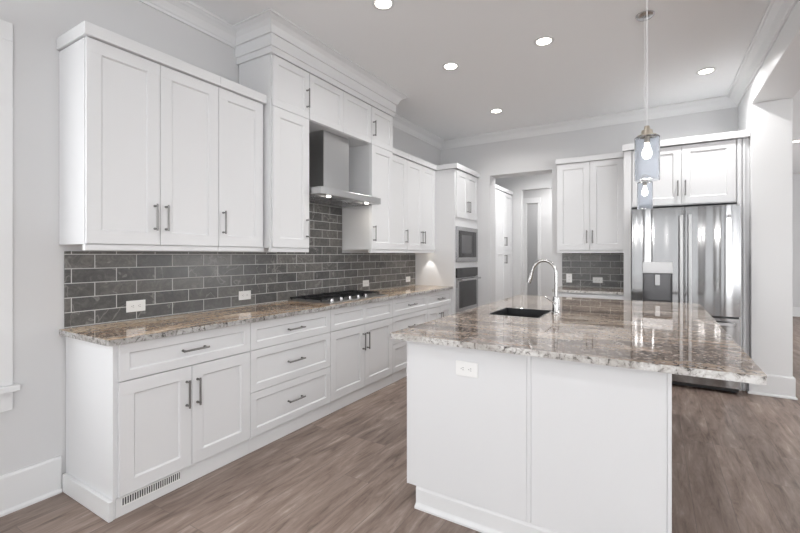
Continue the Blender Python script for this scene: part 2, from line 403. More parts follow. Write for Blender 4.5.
# ------------------------------------------------------------------ cabinetry builders (local: x = width, -y = out, z = up)
DT = .020                                 # door thickness
def panel_mesh(x0, x1, z0, z1, rail=.058, y0=0.0, panels=1, mid=.05):
    """shaker front: flat frame, bevelled step, recessed panel"""
    bm = bmesh.new(); yf = y0-DT; yr = yf+.0094
    bx(bm, x0, x1, yf+.0095, y0-.001, z0, z1)
    xs = [x0+rail]
    wdt = (x1-x0-2*rail-(panels-1)*mid)/panels
    ins = [(x0+rail+i*(wdt+mid), x0+rail+i*(wdt+mid)+wdt) for i in range(panels)]
    a0, a1 = z0+rail, z1-rail
    bx(bm, x0, x1, yf, yf+.0095, z0, a0); bx(bm, x0, x1, yf, yf+.0095, a1, z1)
    bx(bm, x0, ins[0][0], yf, yf+.0095, a0, a1); bx(bm, ins[-1][1], x1, yf, yf+.0095, a0, a1)
    for (l0, l1), (r0, r1) in zip(ins, ins[1:]): bx(bm, l1, r0, yf, yf+.0095, a0, a1)
    s = .007                              # sloped inner step
    for u0, u1 in ins:
        o_ = [(u0, a0), (u1, a0), (u1, a1), (u0, a1)]; i_ = [(u0+s, a0+s), (u1-s, a0+s), (u1-s, a1-s), (u0+s, a1-s)]
        vo = [bm.verts.new((x, yf, z)) for x, z in o_]; vi = [bm.verts.new((x, yr, z)) for x, z in i_]
        for k in range(4): bm.faces.new((vo[k], vo[(k+1) % 4], vi[(k+1) % 4], vi[k]))
    return bm
def handle_mesh(cx, cz, vertical, y0, ln=.135):
    bm = bmesh.new(); yb = y0-.032; h = ln/2; r = .0058
    def p(t, y): return (cx, y, cz+t) if vertical else (cx+t, y, cz)
    ax = (0, 0, 1) if vertical else (1, 0, 0)
    cyl(bm, p(-h-.012, yb), ax, r, ln+.024, 12)
    for t in (-h, h):
        cyl(bm, p(t, y0-.0005), (0, -1, 0), .0075, .006, 12); cyl(bm, p(t, y0-.006), (0, -1, 0), .0055, .030, 12)
    return bm
def front(parent, name, x0, x1, z0, z1, hd=None, rail=.058, panels=1):
    g = .0018
    d = obj(name, panel_mesh(x0+g, x1-g, z0+g, z1-g, rail, 0, panels), 'cab', parent, .0012)
    if hd:
        k, cx, cz = hd
        h = obj('handle', handle_mesh(cx, cz, k == 'v', -DT), 'pewter', d, smooth=True); h['label'] = 'dark pewter bar handle'
    return d
def door(parent, x0, x1, z0, z1, side=None, end='top', name='door', rail=.070):
    hd = None
    if side:
        cx = x1-.033 if side == 'R' else x0+.033
        cz = z1-.155 if end == 'top' else z0+.165
        hd = ('v', cx, cz)
    return front(parent, name, x0, x1, z0, z1, hd, rail)
def drawer(parent, x0, x1, z0, z1, handle=True, rail=.048, panels=1, name='drawer'):
    return front(parent, name, x0, x1, z0, z1, ('h', (x0+x1)/2, (z0+z1)/2) if handle else None, rail, panels)

XB = -2.325                               # base carcass face; doors stand 2 cm proud
ZT = .884                                 # underside of worktop
def base_unit(label, y0, y1, group='white base cabinets along the tiled wall'):
    t = thing('base_cabinet', label, 'cabinet', (XB, y0, 0), PI/2, group)
    W = y1-y0
    obj('body', box(0.0005, W-.0005, 0, .535, .100, ZT-.001), 'cab', t)
    obj('toe_kick', box(0.0005, W-.0005, -.005, .3, 0.001, .099), 'trim', t, .002)
    return t, W
t, W = base_unit('end base cabinet with one wide drawer over two doors and a toe kick grille', 1.050, 1.862)
drawer(t, .010, W, .690, .880); door(t, .010, W/2-.007, .105, .688, 'R'); door(t, W/2-.007, W, .105, .688, 'L')
obj('side_panel', box(-.012, -.0005, -.004, .535, .0, ZT-.001), 'cab', t, .0015)
obj('side_skirting', box(-.034, -.0125, -.012, .52, .001, .100), 'trim', t, .003)
t, W = base_unit('base cabinet of three stacked drawers between end cabinet and cooktop cabinet', 1.862, 2.672)
for a, b in ((.105, .405), (.405, .690), (.690, .880)): drawer(t, 0, W, a, b, rail=.052)
t, W = base_unit('base cabinet under the cooktop with a handleless double panel front over two doors', 2.672, 3.640)
drawer(t, 0, W, .690, .880, False, panels=2, name='false_front'); door(t, 0, W/2, .105, .688, 'R'); door(t, W/2, W, .105, .688, 'L')
t, W = base_unit('base cabinet of three stacked drawers just beyond the cooktop', 3.640, 4.420)
for a, b in ((.105, .405), (.405, .690), (.690, .880)): drawer(t, 0, W, a, b, rail=.052)
t, W = base_unit('farthest base cabinet of the long run, drawer over two doors beside the oven tower', 4.420, 5.098)
drawer(t, 0, W, .690, .880); door(t, 0, W/2, .105, .688, 'R'); door(t, W/2, W, .105, .688, 'L')

# slab helper (rounded outline, optional rectangular hole)
def slab(name, x0, x1, y0, y1, z0, z1, hole=None, rad=.012, corners=None, m='granite'):
    bm = bmesh.new(); pts = []
    for i, (cx, cy, a) in enumerate(((x1, y0, -PI/2), (x1, y1, 0), (x0, y1, PI/2), (x0, y0, PI))):
        r = (corners or {}).get(i, rad); sx = -1 if i in (0, 1) else 1; sy = 1 if i in (0, 3) else -1
        for k in range(7):
            t_ = a + (PI/2)*k/6; pts.append((cx+sx*r+r*math.cos(t_), cy+sy*r+r*math.sin(t_)))
    def loop(ps): 
        v = [bm.verts.new((x, y, z0)) for x, y in ps]; return [bm.edges.new((v[i], v[(i+1) % len(v)])) for i in range(len(v))]
    es = loop(pts)
    if hole: a, b, c, d = hole; es += loop([(a, c), (b, c), (b, d), (a, d)])
    bmesh.ops.triangle_fill(bm, edges=es, use_beauty=True)
    r = bmesh.ops.extrude_face_region(bm, geom=list(bm.faces))
    for v in [g for g in r['geom'] if isinstance(g, bmesh.types.BMVert)]: v.co.z = z1
    bmesh.ops.recalc_face_normals(bm, faces=bm.faces)
    o = obj(name, bm, m, None, .004)
    o.data.materials.append(M['granite_edge_run' if m == 'granite_run' else 'granite_edge'])
    for p in o.data.polygons:
        if abs(p.normal.z) < .5: p.material_index = 1
    return o
tag(slab('worktop', XL+.0125, -2.275, 1.000, 5.099, .885, .915, m='granite_run'), 'long brown granite worktop on the base cabinets under the cooktop', 'worktop')

# tile backsplashes
tag(obj('backsplash', box(XL+.001, XL+.012, 1.032, 5.098, .9155, 1.3550), 'tile_left'), 'long dark grey brick-pattern tile backsplash between worktop and wall cabinets', 'backsplash')
tag(obj('backsplash', box(XL+.001, XL+.012, 2.602, 3.492, 1.3551, 2.468), 'tile_left'), 'dark grey tiles rising behind the range hood between the tall cabinets', 'backsplash')
tag(obj('backsplash', box(-1.053, -.292, YB-.012, YB-.001, .9155, 1.357), 'tile_back'), 'small dark grey tile backsplash left of the refrigerator', 'backsplash')

# ------------------------------------------------------------------ wall cabinets
XU = -2.560                               # shallow wall-cabinet face (doors to -2.54)
def wall_unit(label, x, y0, y1, zb, zt, depth, rot=PI/2, group='white wall cabinets above the long worktop', rail=True, name='wall_cabinet', loc=None):
    t = thing(name, label, 'cabinet', loc or (x, y0, zb), rot, group)
    W = y1-y0
    obj('body', box(.0005, W-.0005, 0, depth, 0.033 if rail else 0, zt-zb), 'cab', t, .001)
    if rail: obj('light_rail', box(.0005, W-.0005, -.012, .018, 0, .0325), 'cab', t, .002)
    return t, W
def top_trim(t, x0, x1, z, depth, h=.065, out=.041, left=True, right=False, name='top_trim'):
    bm = bmesh.new()
    bx(bm, x0-(.013 if left else 0), x1+(.013 if right else 0), -out, depth, z, z+h)
    return obj(name, bm, 'cab', t, .003)
dz = 2.478-1.358
t, W = wall_unit('nearest white wall cabinet, wide with two tall doors, at the window end', XU, 1.008, 1.790, 1.358, 2.478, .303)
door(t, .003, .387, .034, dz+.004, 'R', 'bot'); door(t, .387, W, .034, dz+.004, 'L', 'bot'); top_trim(t, 0, W, dz+.0065, .303)
t, W = wall_unit('narrow single-door wall cabinet beside the tall cabinet near the hood', XU, 1.7905, 2.188, 1.358, 2.478, .303)
door(t, 0, .378, .034, dz+.004, 'L', 'bot'); top_trim(t, 0, W, dz+.0065, .303, left=False)
t, W = wall_unit('single-door wall cabinet just beyond the tall cabinets past the hood', XU, 3.912, 4.335, 1.358, 2.478, .303)
door(t, 0, W, .034, dz+.004, 'R', 'bot'); top_trim(t, 0, W, dz+.0065, .303, left=False)
t, W = wall_unit('farthest two-door wall cabinet, touching the oven tower', XU, 4.3355, 5.098, 1.358, 2.478, .303)
door(t, 0, W/2, .034, dz+.004, 'R', 'bot'); door(t, W/2, W, .034, dz+.004, 'L', 'bot'); top_trim(t, 0, W, dz+.0065, .303, left=False)

XT = -2.490                               # deeper centre group (doors to -2.47)
dT = XT-XL-.014; H2 = 2.860-1.356; HS = 2.470-1.356
t, W = wall_unit('tall wall cabinet left of the hood, small door over a long door', XT, 2.192, 2.598, 1.356, 2.862, dT, group='tall cabinets round the hood')
door(t, .012, W-.004, .034, HS, 'R', 'bot'); front(t, 'door', .012, W-.004, HS, H2, ('v', W-.035, HS+.165), .055)
t, W = wall_unit('tall wall cabinet right of the hood, small door over a long door', XT, 3.494, 3.908, 1.356, 2.862, dT, group='tall cabinets round the hood')
door(t, .004, W-.004, .034, HS, 'L', 'bot'); front(t, 'door', .004, W-.004, HS, H2, ('v', .035, HS+.165), .055)
t, W = wall_unit('short wide cabinet bridging above the range hood with two plain doors', XT, 2.5985, 3.4935, 2.4695, 2.862, dT, group='tall cabinets round the hood', rail=False)
front(t, 'door', 0, W/2, .002, .390, None, .055); front(t, 'door', W/2, W, .002, .390, None, .055)
# frieze and crown above the centre group
FR = [(0, 2.8625), (.014, 2.8625), (.014, 2.910), (.026, 2.9125), (.026, 2.996), (.040, 2.9985), (.040, 3.008), (.044, 3.016), (.056, 3.046), (.082, 3.070), (.108, 3.080), (.114, 3.086), (.130, 3.087), (.130, 3.0985), (0, 3.0985)]
bm = bmesh.new()
sweep(bm, [(XL+.0, 2.192), (XT+.018, 2.192), (XT+.018, 3.908), (XL+.0, 3.908)], FR)
bx(bm, XL, XT+.018, 2.192, 3.908, 2.8625, 2.915)
struct('trim_6', bm, 'cab')

# ------------------------------------------------------------------ oven tower
XO = -2.26
t = thing('oven_tower_cabinet', 'tall white cabinet tower holding the microwave and the oven', 'cabinet', (XO, 5.102, 0), PI/2)
W = YB-.002-5.102; D = XO-XL-.002
bm = bmesh.new()
for a in ((0, .038, 0, D, 0, 2.478), (W-.038, W, 0, D, 0, 2.478), (.038, W-.038, 0, D, 0, .56), (.038, W-.038, 0, D, 1.158, 1.232), (.038, W-.038, 0, D, 1.722, 2.478), (.038, W-.038, D-.02, D, .56, 1.722)):
    bx(bm, *a)
obj('body', bm, 'cab', t)
door(t, .035, W/2, 1.84, 2.476, 'R', 'bot'); door(t, W/2, W-.035, 1.84, 2.476, 'L', 'bot'); drawer(t, .035, W-.035, .12, .54)
bm = bmesh.new(); bx(bm, 0, W, -.041, D, 2.4845, 2.55); bx(bm, -.013, 0, -.041, .20, 2.4845, 2.55); obj('top_trim', bm, 'cab', t)
ov = (.042, W-.042)
t = thing('microwave', 'built-in stainless microwave in the cabinet tower above the oven', 'microwave', (XO, 5.102, 1.236), PI/2)
bm = bmesh.new(); x0, x1 = ov; h = .482
bx(bm, x0-.014, x1+.014, -.022, -.002, 0, .065); bx(bm, x0-.014, x1+.014, -.022, -.002, h-.055, h); bx(bm, x0-.014, x0+.055, -.022, -.002, .065, h-.055); bx(bm, x1-.055, x1+.014, -.022, -.002, .065, h-.055)
obj('trim_frame', bm, 'steel', t, .002)
obj('body', box(x0, x1, 0, .40, 0.004, h-.012), 'rubber', t)
obj('door', box(x0+.056, x1-.17, -.026, -.003, .067, h-.057), 'blackglass', t, .002)
obj('control_panel', box(x1-.168, x1-.056, -.026, -.003, .067, h-.057), 'blackglass', t, .002)
obj('window', box(x0+.13, x1-.24, -.0275, -.0265, .12, h-.11), mat('smoked_screen', (.11, .11, .115), .25), t)
t = thing('wall_oven', 'built-in stainless and black glass oven under the microwave', 'oven', (XO, 5.102, .564), PI/2)
h = .590
obj('body', box(x0, x1, 0, .52, .004, h), 'rubber', t)
obj('control_panel', box(x0-.01, x1+.01, -.024, -.002, h-.125, h), 'blackglass', t, .002)
bm = bmesh.new(); bx(bm, x0-.01, x0+.05, -.028, -.002, .0, h-.13); bx(bm, x1-.05, x1+.01, -.028, -.002, 0, h-.13); bx(bm, x0+.05, x1-.05, -.028, -.002, 0, .05); bx(bm, x0+.05, x1-.05, -.028, -.002, h-.18, h-.13)
dd = obj('door', bm, 'steel', t, .002)
obj('window', box(x0+.0505, x1-.0505, -.026, -.004, .0505, h-.1805), 'blackglass', dd)
bm = bmesh.new(); cyl(bm, (x0+.02, -.075, h-.155), (1, 0, 0), .012, x1-x0-.04, 16)
for x in (x0+.06, x1-.06): cyl(bm, (x, -.028, h-.155), (0, -1, 0), .009, .045, 12)
obj('handle', bm, 'steel', dd, smooth=True)

# ------------------------------------------------------------------ range hood
t = thing('range_hood', 'stainless steel chimney range hood mounted over the cooktop', 'range hood', (XL+.013, 3.047, 1.832))
x1 = -2.350-(XL+.013)
bm = bmesh.new(); hw = .4425
bx(bm, 0, x1, -hw, hw, .012, .072)
obj('canopy', bm, 'hood', t, .003)
obj('chimney', box(0, -2.556-(XL+.013), -.180, .190, .073, .634), 'hood', t, .003)
for a, b in ((-.42, -.145), (-.135, .135), (.145, .42)):
    bm = bmesh.new(); bx(bm, .05, x1-.10, a, b, .006, .0115)
    for k in range(9): bx(bm, .07+k*(x1-.20)/9, .07+k*(x1-.20)/9+.012, a+.02, b-.02, .003, .0058)
    obj('filter', bm, 'steel', t)
for y in (-.28, .28):
    bm = bmesh.new(); cyl(bm, (x1-.06, y, .002), (0, 0, 1), .022, .0098, 20)
    o = obj('lamp', bm, 'hood_led', t); o['label'] = 'round glowing hood lamp'
    l = bpy.data.lights.new('hood_lamp_light', 'AREA'); l.shape = 'DISK'; l.size = .05; l.energy = .5; l.color = (1, .93, .82)
    lo = bpy.data.objects.new('hood_lamp_light', l); C.objects.link(lo); lo.parent = t; lo.location = (x1-.06, y, 0)

# ------------------------------------------------------------------ cooktop
t = thing('gas_cooktop', 'stainless gas cooktop with black cast iron grates set on the granite', 'cooktop', (-2.602, 3.16, .9155))
obj('tray', box(-.235, .262, -.455, .455, 0, .012), 'bright_steel', t, .003)
for (a, b) in ((-.445, -.155), (-.145, .145), (.155, .445)):
    bm = bmesh.new(); zt = .036
    for y in (a, b): bx(bm, -.22, .155, min(y, y), y+(.010 if y == a else -.010), zt-.009, zt) if y == a else bx(bm, -.22, .155, y-.010, y, zt-.009, zt)
    for x in (-.22, .145): bx(bm, x, x+.010, a, b, zt-.009, zt)
    bx(bm, -.04, -.03, a, b, zt-.012, zt)
    m_ = (a+b)/2; bx(bm, -.22, .155, m_-.004, m_+.004, zt-.010, zt+.003)
    for y in (a+.07, b-.07): bx(bm, -.22, .155, y-.003, y+.003, zt-.009, zt)
    for x in (-.215, .142):
        for y in (a+.003, b-.013): bx(bm, x, x+.010, y, y+.010, .012, zt-.010)
    obj('grate', bm, 'iron', t)
for x, y, r in ((-.13, -.30, .036), (.06, -.30, .028), (-.03, 0, .045), (-.13, .30, .028), (.06, .30, .036)):
    bm = bmesh.new(); cyl(bm, (x, y, .0121), (0, 0, 1), r*1.15, .008, 24); cyl(bm, (x, y, .0201), (0, 0, 1), r, .010, 24, r*.9)
    obj('burner', bm, 'black', t, smooth=True)
for k in range(5):
    y = -.37+.125*k; bm = bmesh.new()
    cyl(bm, (.208, y, .0121), (0, 0, 1), .021, .006, 24); cyl(bm, (.208, y, .0181), (0, 0, 1), .018, .020, 24, .0155); bx(bm, .190, .226, y-.003, y+.003, .038, .042)
    obj('knob', bm, 'chrome', t, smooth=True)

# ------------------------------------------------------------------ outlets
def outlet(label, loc, rz, vertical=False, switch=False, group='white power outlets on the long tiled wall'):
    t = thing('light_switch' if switch else 'power_outlet', label, 'switch' if switch else 'outlet', loc, rz, group)
    a, b = (.036, .058) if vertical else (.058, .036)
    obj('cover_plate', box(-a, a, -.006, -.0003, -b, b), 'plastic', t, .002)
    for s in (-1, 1):
        cx, cz = (0, s*.020) if vertical else (s*.020, 0)
        f = obj('socket', box(cx-.0145, cx+.0145, -.008, -.0061, cz-.0145, cz+.0145), 'plastic', t, .002)
        bm = bmesh.new()
        if vertical:
            for q in (-1, 1): bx(bm, cx+q*.005-.001, cx+q*.005+.001, -.0086, -.0081, cz-.001, cz+.006)
            bx(bm, cx-.002, cx+.002, -.0086, -.0081, cz-.009, cz-.006)
        else:
            for q in (-1, 1): bx(bm, cx-.001, cx+.006, -.0086, -.0081, cz+q*.005-.001, cz+q*.005+.001)
            bx(bm, cx-.009, cx-.006, -.0086, -.0081, cz-.002, cz+.002)
        obj('slots', bm, 'slot', f)
for y, lab in ((1.41, 'white outlet low on the tiles nearest the window end of the worktop'), (2.247, 'white outlet on the tiles just left of the cooktop'),
               (3.92, 'white outlet on the tiles just beyond the cooktop'), (4.89, 'white outlet on the tiles closest to the oven tower')):
    outlet(lab, (XL+.0122, y, 1.005), PI/2)
outlet('white upright outlet on the small backsplash, nearest the hall opening', (-.965, YB-.0122, 1.025), 0, True, group='outlets on the small backsplash')
outlet('white sideways outlet on the small backsplash, nearest the refrigerator', (-.62, YB-.0122, 1.01), 0, group='outlets on the small backsplash')

# toe kick grille
t = thing('vent_grille', 'white slotted vent grille in the toe kick of the end base cabinet', 'vent', (XB+.0052, 1.232, .072), PI/2)
bm = bmesh.new(); bx(bm, -.155, .155, -.003, 0, -.026, -.019); bx(bm, -.155, .155, -.003, 0, .019, .026)
for k in range(27): x = -.155+.0119*k; bx(bm, x-.0001, x+.0042, -.003, 0, -.019, .019)
obj('frame', bm, 'plastic', t); obj('backing', box(-.153, .153, -.0006, -.0001, -.020, .020), 'slot', t)

# ------------------------------------------------------------------ island
t = thing('kitchen_island', 'large white kitchen island with flat panels under a granite top', 'island', (-.535, 1.93, 0))
IX0, IX1, IY1 = -1.125+.535, .056+.535, 4.32-1.93
bm = bmesh.new(); bx(bm, IX0, IX1, 0.012, IY1, .116, .63)
bx(bm, IX0, IX1, 0.012, 2.82-1.93, .63, .884); bx(bm, IX0, IX1, 3.305-1.93, IY1, .63, .884)
bx(bm, IX0, -1.024+.535, 2.82-1.93, 3.305-1.93, .63, .884); bx(bm, -.634+.535, IX1, 2.82-1.93, 3.305-1.93, .63, .884)
obj('body', bm, 'cab', t)
obj('toe_kick', box(IX0+.062, IX1, .016, IY1, 0.001, .115), 'trim', t)
# seating-side end panels facing the camera
obj('end_panel', box(IX0+.0, -.496+.535-.001, 0.0, .0115, .112, .884), 'cab', t, .001)
obj('end_panel', box(-.478+.535+.001, IX1-.012, 0.0, .0115, .112, .884), 'cab', t, .001)
obj('batten', box(-.496+.535, -.478+.535, -.002, .0115, .112, .884), 'cab', t, .0015)
obj('corner_post', box(IX0-.006, IX0-.0005, -.003, .022, .112, .884), 'cab', t, .0015)
obj('corner_post', box(IX1-.0115, IX1+.003, -.003, .03, .001, .884), 'cab', t, .0015)
BI = [(0, 0), (.030, 0), (.030, .010), (.018, .020), (.014, .026), (.014, .095), (.008, .111), (0, .111)]
bm = bmesh.new(); sweep(bm, [(IX0+.048, .014), (IX1+.004, .014)], BI); obj('baseboard', bm, 'trim', t)
# cooking-side fronts face the long worktop
fr = bpy.data.objects.new('cooking_side', None)
L0 = IY1-.03
def iside(name, a, b, z0, z1, hd):
    g = .0018
    bm = panel_mesh(a+g, b-g, z0+g, z1-g, .055)
    bmesh.ops.transform(bm, matrix=Matrix.Translation((IX0-.006, .024, 0)) @ Matrix.Rotation(-PI/2, 4, 'Z') @ Matrix.Translation((-L0, 0, 0)), verts=bm.verts)
    d = obj(name, bm, 'cab', t, .0012)
    if hd:
        bm = handle_mesh(hd[1], hd[2], hd[0] == 'v', -DT)
        bmesh.ops.transform(bm, matrix=Matrix.Translation((IX0-.006, .024, 0)) @ Matrix.Rotation(-PI/2, 4, 'Z') @ Matrix.Translation((-L0, 0, 0)), verts=bm.verts)
        obj('handle', bm, 'pewter', d, smooth=True)
e_ = [0, .6, 1.2, 1.8, L0-.02]
for i in range(4):
    a, b = e_[i], e_[i+1]
    iside('drawer', a, b, .69, .88, ('h', (a+b)/2, .785)); iside('door', a, (a+b)/2, .125, .688, ('v', (a+b)/2-.033, .53)); iside('door', (a+b)/2, b, .125, .688, ('v', (a+b)/2+.033, .53))
bpy.data.objects.remove(fr)
sx0, sx1, sy0, sy1 = -1.010, -.648, 2.835, 3.290
isl = tag(slab('island_worktop', -1.212, .335, 1.878, 4.40, .885, .915, (sx0, sx1, sy0, sy1), corners={0: .022, 3: .014, 1: .03, 2: .03}), 'polished granite top of the island with a sink cut into it', 'worktop')
outlet('white outlet set in the flat end panel of the island', (-.788, 1.9295, .771), 0, group='island outlet')

# sink
t = thing('kitchen_sink', 'dark undermount sink basin set in the island worktop', 'sink', ((sx0+sx1)/2, (sy0+sy1)/2, .65))
bm = bmesh.new(); a, b = (sx1-sx0)/2-.0135, (sy1-sy0)/2-.0135; z0, z1 = 0, .2645
bx(bm, -a-.012, a+.012, -b-.012, b+.012, z0, z0+.01)
bx(bm, -a-.012, -a, -b-.012, b+.012, z0+.01, z1); bx(bm, a, a+.012, -b-.012, b+.012, z0+.01, z1)
bx(bm, -a, a, -b-.012, -b, z0+.01, z1); bx(bm, -a, a, b, b+.012, z0+.01, z1)
obj('basin', bm, 'sink', t)
bm = bmesh.new(); cyl(bm, (0, 0, .0101), (0, 0, 1), .045, .006, 24); obj('drain', bm, 'chrome', t, smooth=True)

# faucet: gooseneck reaching over the sink towards the cooktop side
t = thing('kitchen_faucet', 'tall brushed nickel gooseneck faucet beside the island sink', 'faucet', (-.598, 3.125, .9155))
bm = bmesh.new(); lathe(bm, [(0, 0), (.030, 0), (.030, .008), (.024, .014), (.0235, .10), (.020, .118), (0, .118)])
obj('body', bm, 'chrome', t, smooth=True)
R_ = .083; pts = [(0, 0, .10), (0, 0, .20), (0, 0, .285)]
for k in range(1, 16):
    a = PI*k/16; pts.append((-R_+R_*math.cos(a), 0, .285+R_*math.sin(a)*1.12))
pts += [(-2*R_-.003, 0, .285), (-2*R_-.006, 0, .275)]
bm = bmesh.new(); tube(bm, pts, .0115, 16); obj('spout', bm, 'chrome', t, smooth=True)
bm = bmesh.new(); tube(bm, [(-2*R_-.006, 0, .277), (-2*R_-.016, 0, .245), (-2*R_-.026, 0, .212)], [.0135, .0165, .0155], 18); obj('spray_head', bm, 'chrome', t, smooth=True)
bm = bmesh.new(); tube(bm, [(0, -.018, .072), (0, -.040, .076)], .012, 14); tube(bm, [(0, -.036, .076), (-.030, -.060, .100), (-.062, -.078, .128)], [.006, .005, .0045], 10)
obj('lever_handle', bm, 'chrome', t, smooth=True)

# ------------------------------------------------------------------ end wall: uppers, base, refrigerator surround
t, W = wall_unit('white two-door wall cabinet above the small backsplash left of the refrigerator', None, -1.056, -.290, 1.358, 2.478, .329-.002, 0, group=None, loc=(-1.056, YB-.329, 1.358))
door(t, 0, W/2, .034, dz+.004, 'R', 'bot'); door(t, W/2, W-.004, .034, dz+.004, 'L', 'bot'); top_trim(t, 0, W, dz+.0065, .327)
t = thing('base_cabinet', 'white base cabinet on the end wall left of the refrigerator, mostly hidden by the island', 'cabinet', (-1.056, 5.335, 0), 0)
W = .766
obj('body', box(0, W, 0, .59, .10, .884), 'cab', t); obj('toe_kick', box(0, W, .05, .5, .001, .099), 'trim', t)
drawer(t, 0, W, .69, .87, True); door(t, 0, W/2, .105, .688, 'R'); door(t, W/2, W, .105, .688, 'L')
tag(slab('worktop', -1.062, -.2905, 5.300, YB-.013, .885, .915), 'short granite worktop under the small backsplash left of the refrigerator', 'worktop')

FY = 5.262
t = thing('refrigerator_cabinet', 'white cabinet surround with two doors above the refrigerator', 'cabinet', (-.288, FY, 0), 0)
W = .700+.288
obj('side_panel', box(0, .075, -.018, YB-.002-FY, 0, 2.478), 'cab', t, .0015)
obj('side_panel', box(.990, 1.020, -.018, YB-.002-FY, 0, 2.478), 'cab', t, .0015)
obj('filler_strip', box(1.0205, 1.0865, .002, .02, 0, 2.478), 'cab', t)
obj('filler_strip', box(1.036, 1.050, -.014, .0015, 0, 2.478), 'cab', t)
obj('body', box(.0755, .9895, 0, YB-.002-FY, 1.856, 2.478), 'cab', t)
door(t, .085, .533, 1.864, 2.474, 'R', 'bot'); door(t, .533, .980, 1.864, 2.474, 'L', 'bot')
bm = bmesh.new(); bx(bm, -.012, 1.085, -.045, YB-.002-FY, 2.4845, 2.550); obj('top_trim', bm, 'cab', t, .003)

# ------------------------------------------------------------------ refrigerator
t = thing('refrigerator', 'stainless steel french door refrigerator with water dispenser', 'refrigerator', (.252, 5.05, 0))
hw = .450
obj('body', box(-hw+.006, hw-.006, .075, .80, .02, 1.80), 'rubber', t, .003)
def curved_door(x0, x1, z0, z1, hole=None, bulge=.007, n=14):
    bm = bmesh.new()
    def yy(x): 
        u = (x-x0)/(x1-x0); e1 = .012
        return -bulge*(1-(2*u-1)**2)
    xs = sorted(set([x0+(x1-x0)*i/n for i in range(n+1)] + ([hole[0], hole[1]] if hole else [])))
    zs = sorted(set([z0, z1] + ([hole[2], hole[3]] if hole else [])))
    V = {(i, j): bm.verts.new((x, yy(x), z)) for i, x in enumerate(xs) for j, z in enumerate(zs)}
    B = {(i, j): bm.verts.new((x, .07, z)) for i, x in enumerate(xs) for j, z in enumerate(zs)}
    for i in range(len(xs)-1):
        for j in range(len(zs)-1):
            cx, cz = (xs[i]+xs[i+1])/2, (zs[j]+zs[j+1])/2
            bm.faces.new((B[i, j], B[i+1, j], B[i+1, j+1], B[i, j+1]))
            if hole and hole[0] < cx < hole[1] and hole[2] < cz < hole[3]: continue
            bm.faces.new((V[i, j], V[i+1, j], V[i+1, j+1], V[i, j+1]))
        for j in (0, len(zs)-1): bm.faces.new((V[i, j], V[i+1, j], B[i+1, j], B[i, j]))
    for j in range(len(zs)-1):
        for i in (0, len(xs)-1): bm.faces.new((V[i, j], V[i, j+1], B[i, j+1], B[i, j]))
    return bm
dx0, dx1 = -.100-.252, .160-.252
ld = obj('left_door', curved_door(-hw, .011, .742, 1.815, (dx0, dx1, .84, 1.262)), 'fridge', t, smooth=True); ld['label'] = 'left door with the water dispenser'
rd = obj('right_door', curved_door(.016, hw, .742, 1.815), 'fridge', t, smooth=True); rd['label'] = 'right door with a small round badge'
fd = obj('freezer_drawer', curved_door(-hw, hw, .058, .722), 'fridge', t, smooth=True)
obj('gap_shade_strip', box(-hw+.01, hw-.01, .02, .068, .722, .742), 'black', t)  # black strip standing in for the shadow in the gap above the drawer
obj('base_grille', box(-hw+.01, hw-.01, .02, .10, .022, .056), 'black', t)
for x in (-hw+.05, hw-.05):
    bm = bmesh.new(); cyl(bm, (x, .09, 0.0), (0, 0, 1), .02, .02, 16); obj('foot', bm, 'rubber', t)
for s, x in ((-1, -.022), (1, .050)):
    bm = bmesh.new(); y = -.062
    bx(bm, x-.014, x+.014, y-.010, y+.010, .80, 1.735)
    for z in (.83, 1.70): bx(bm, x-.010, x+.010, y+.010, -.008, z-.02, z+.02)
    obj('handle', bm, 'bright_steel', ld if s < 0 else rd, .006)
bm = bmesh.new(); bx(bm, -.40, .40, -.072, -.052, .660, .690)
for x in (-.37, .37): bx(bm, x-.02, x+.02, -.052, -.002, .665, .685)
obj('handle', bm, 'bright_steel', fd, .006)
disp = obj('dispenser', box(dx0+.002, dx1-.002, .055, .069, .842, 1.260), mat('dark_steel', (.16, .16, .165), .3, .9), ld)
bm = bmesh.new()
bx(bm, dx0-.004, dx1+.004, -.020, .03, 1.145, 1.262); obj('control_band', bm, 'bright_steel', disp, .004)
bm = bmesh.new()
bx(bm, dx0+.002, dx0+.008, -.006, .055, .842, 1.144); bx(bm, dx1-.008, dx1-.002, -.006, .055, .842, 1.144); bx(bm, dx0+.008, dx1-.008, -.008, .055, .842, .862)
obj('recess_frame', bm, 'rubber', disp)
mm = (dx0+dx1)/2
obj('paddle', box(mm-.022, mm+.022, .01, .022, 1.02, 1.13), 'bright_steel', disp, .003)
bm = bmesh.new(); cyl(bm, (.252+.11, -.0105, 1.706), (0, -1, 0), .016, .0035, 24)
bd = obj('badge', bm, 'pewter', rd, smooth=True)
bm = bmesh.new()
for k in range(24):
    a0, a1 = 2*PI*k/24, 2*PI*(k+1)/24
    q = [bm.verts.new((.362+r*math.cos(a), -.0143, 1.706+r*math.sin(a))) for r, a in ((.0105, a0), (.0105, a1), (.0125, a1), (.0125, a0))]; bm.faces.new(q)
bx(bm, .356, .3605, -.0145, -.0141, 1.700, 1.712); bx(bm, .3635, .368, -.0145, -.0141, 1.700, 1.712)
obj('emblem', bm, 'bright_steel', bd)

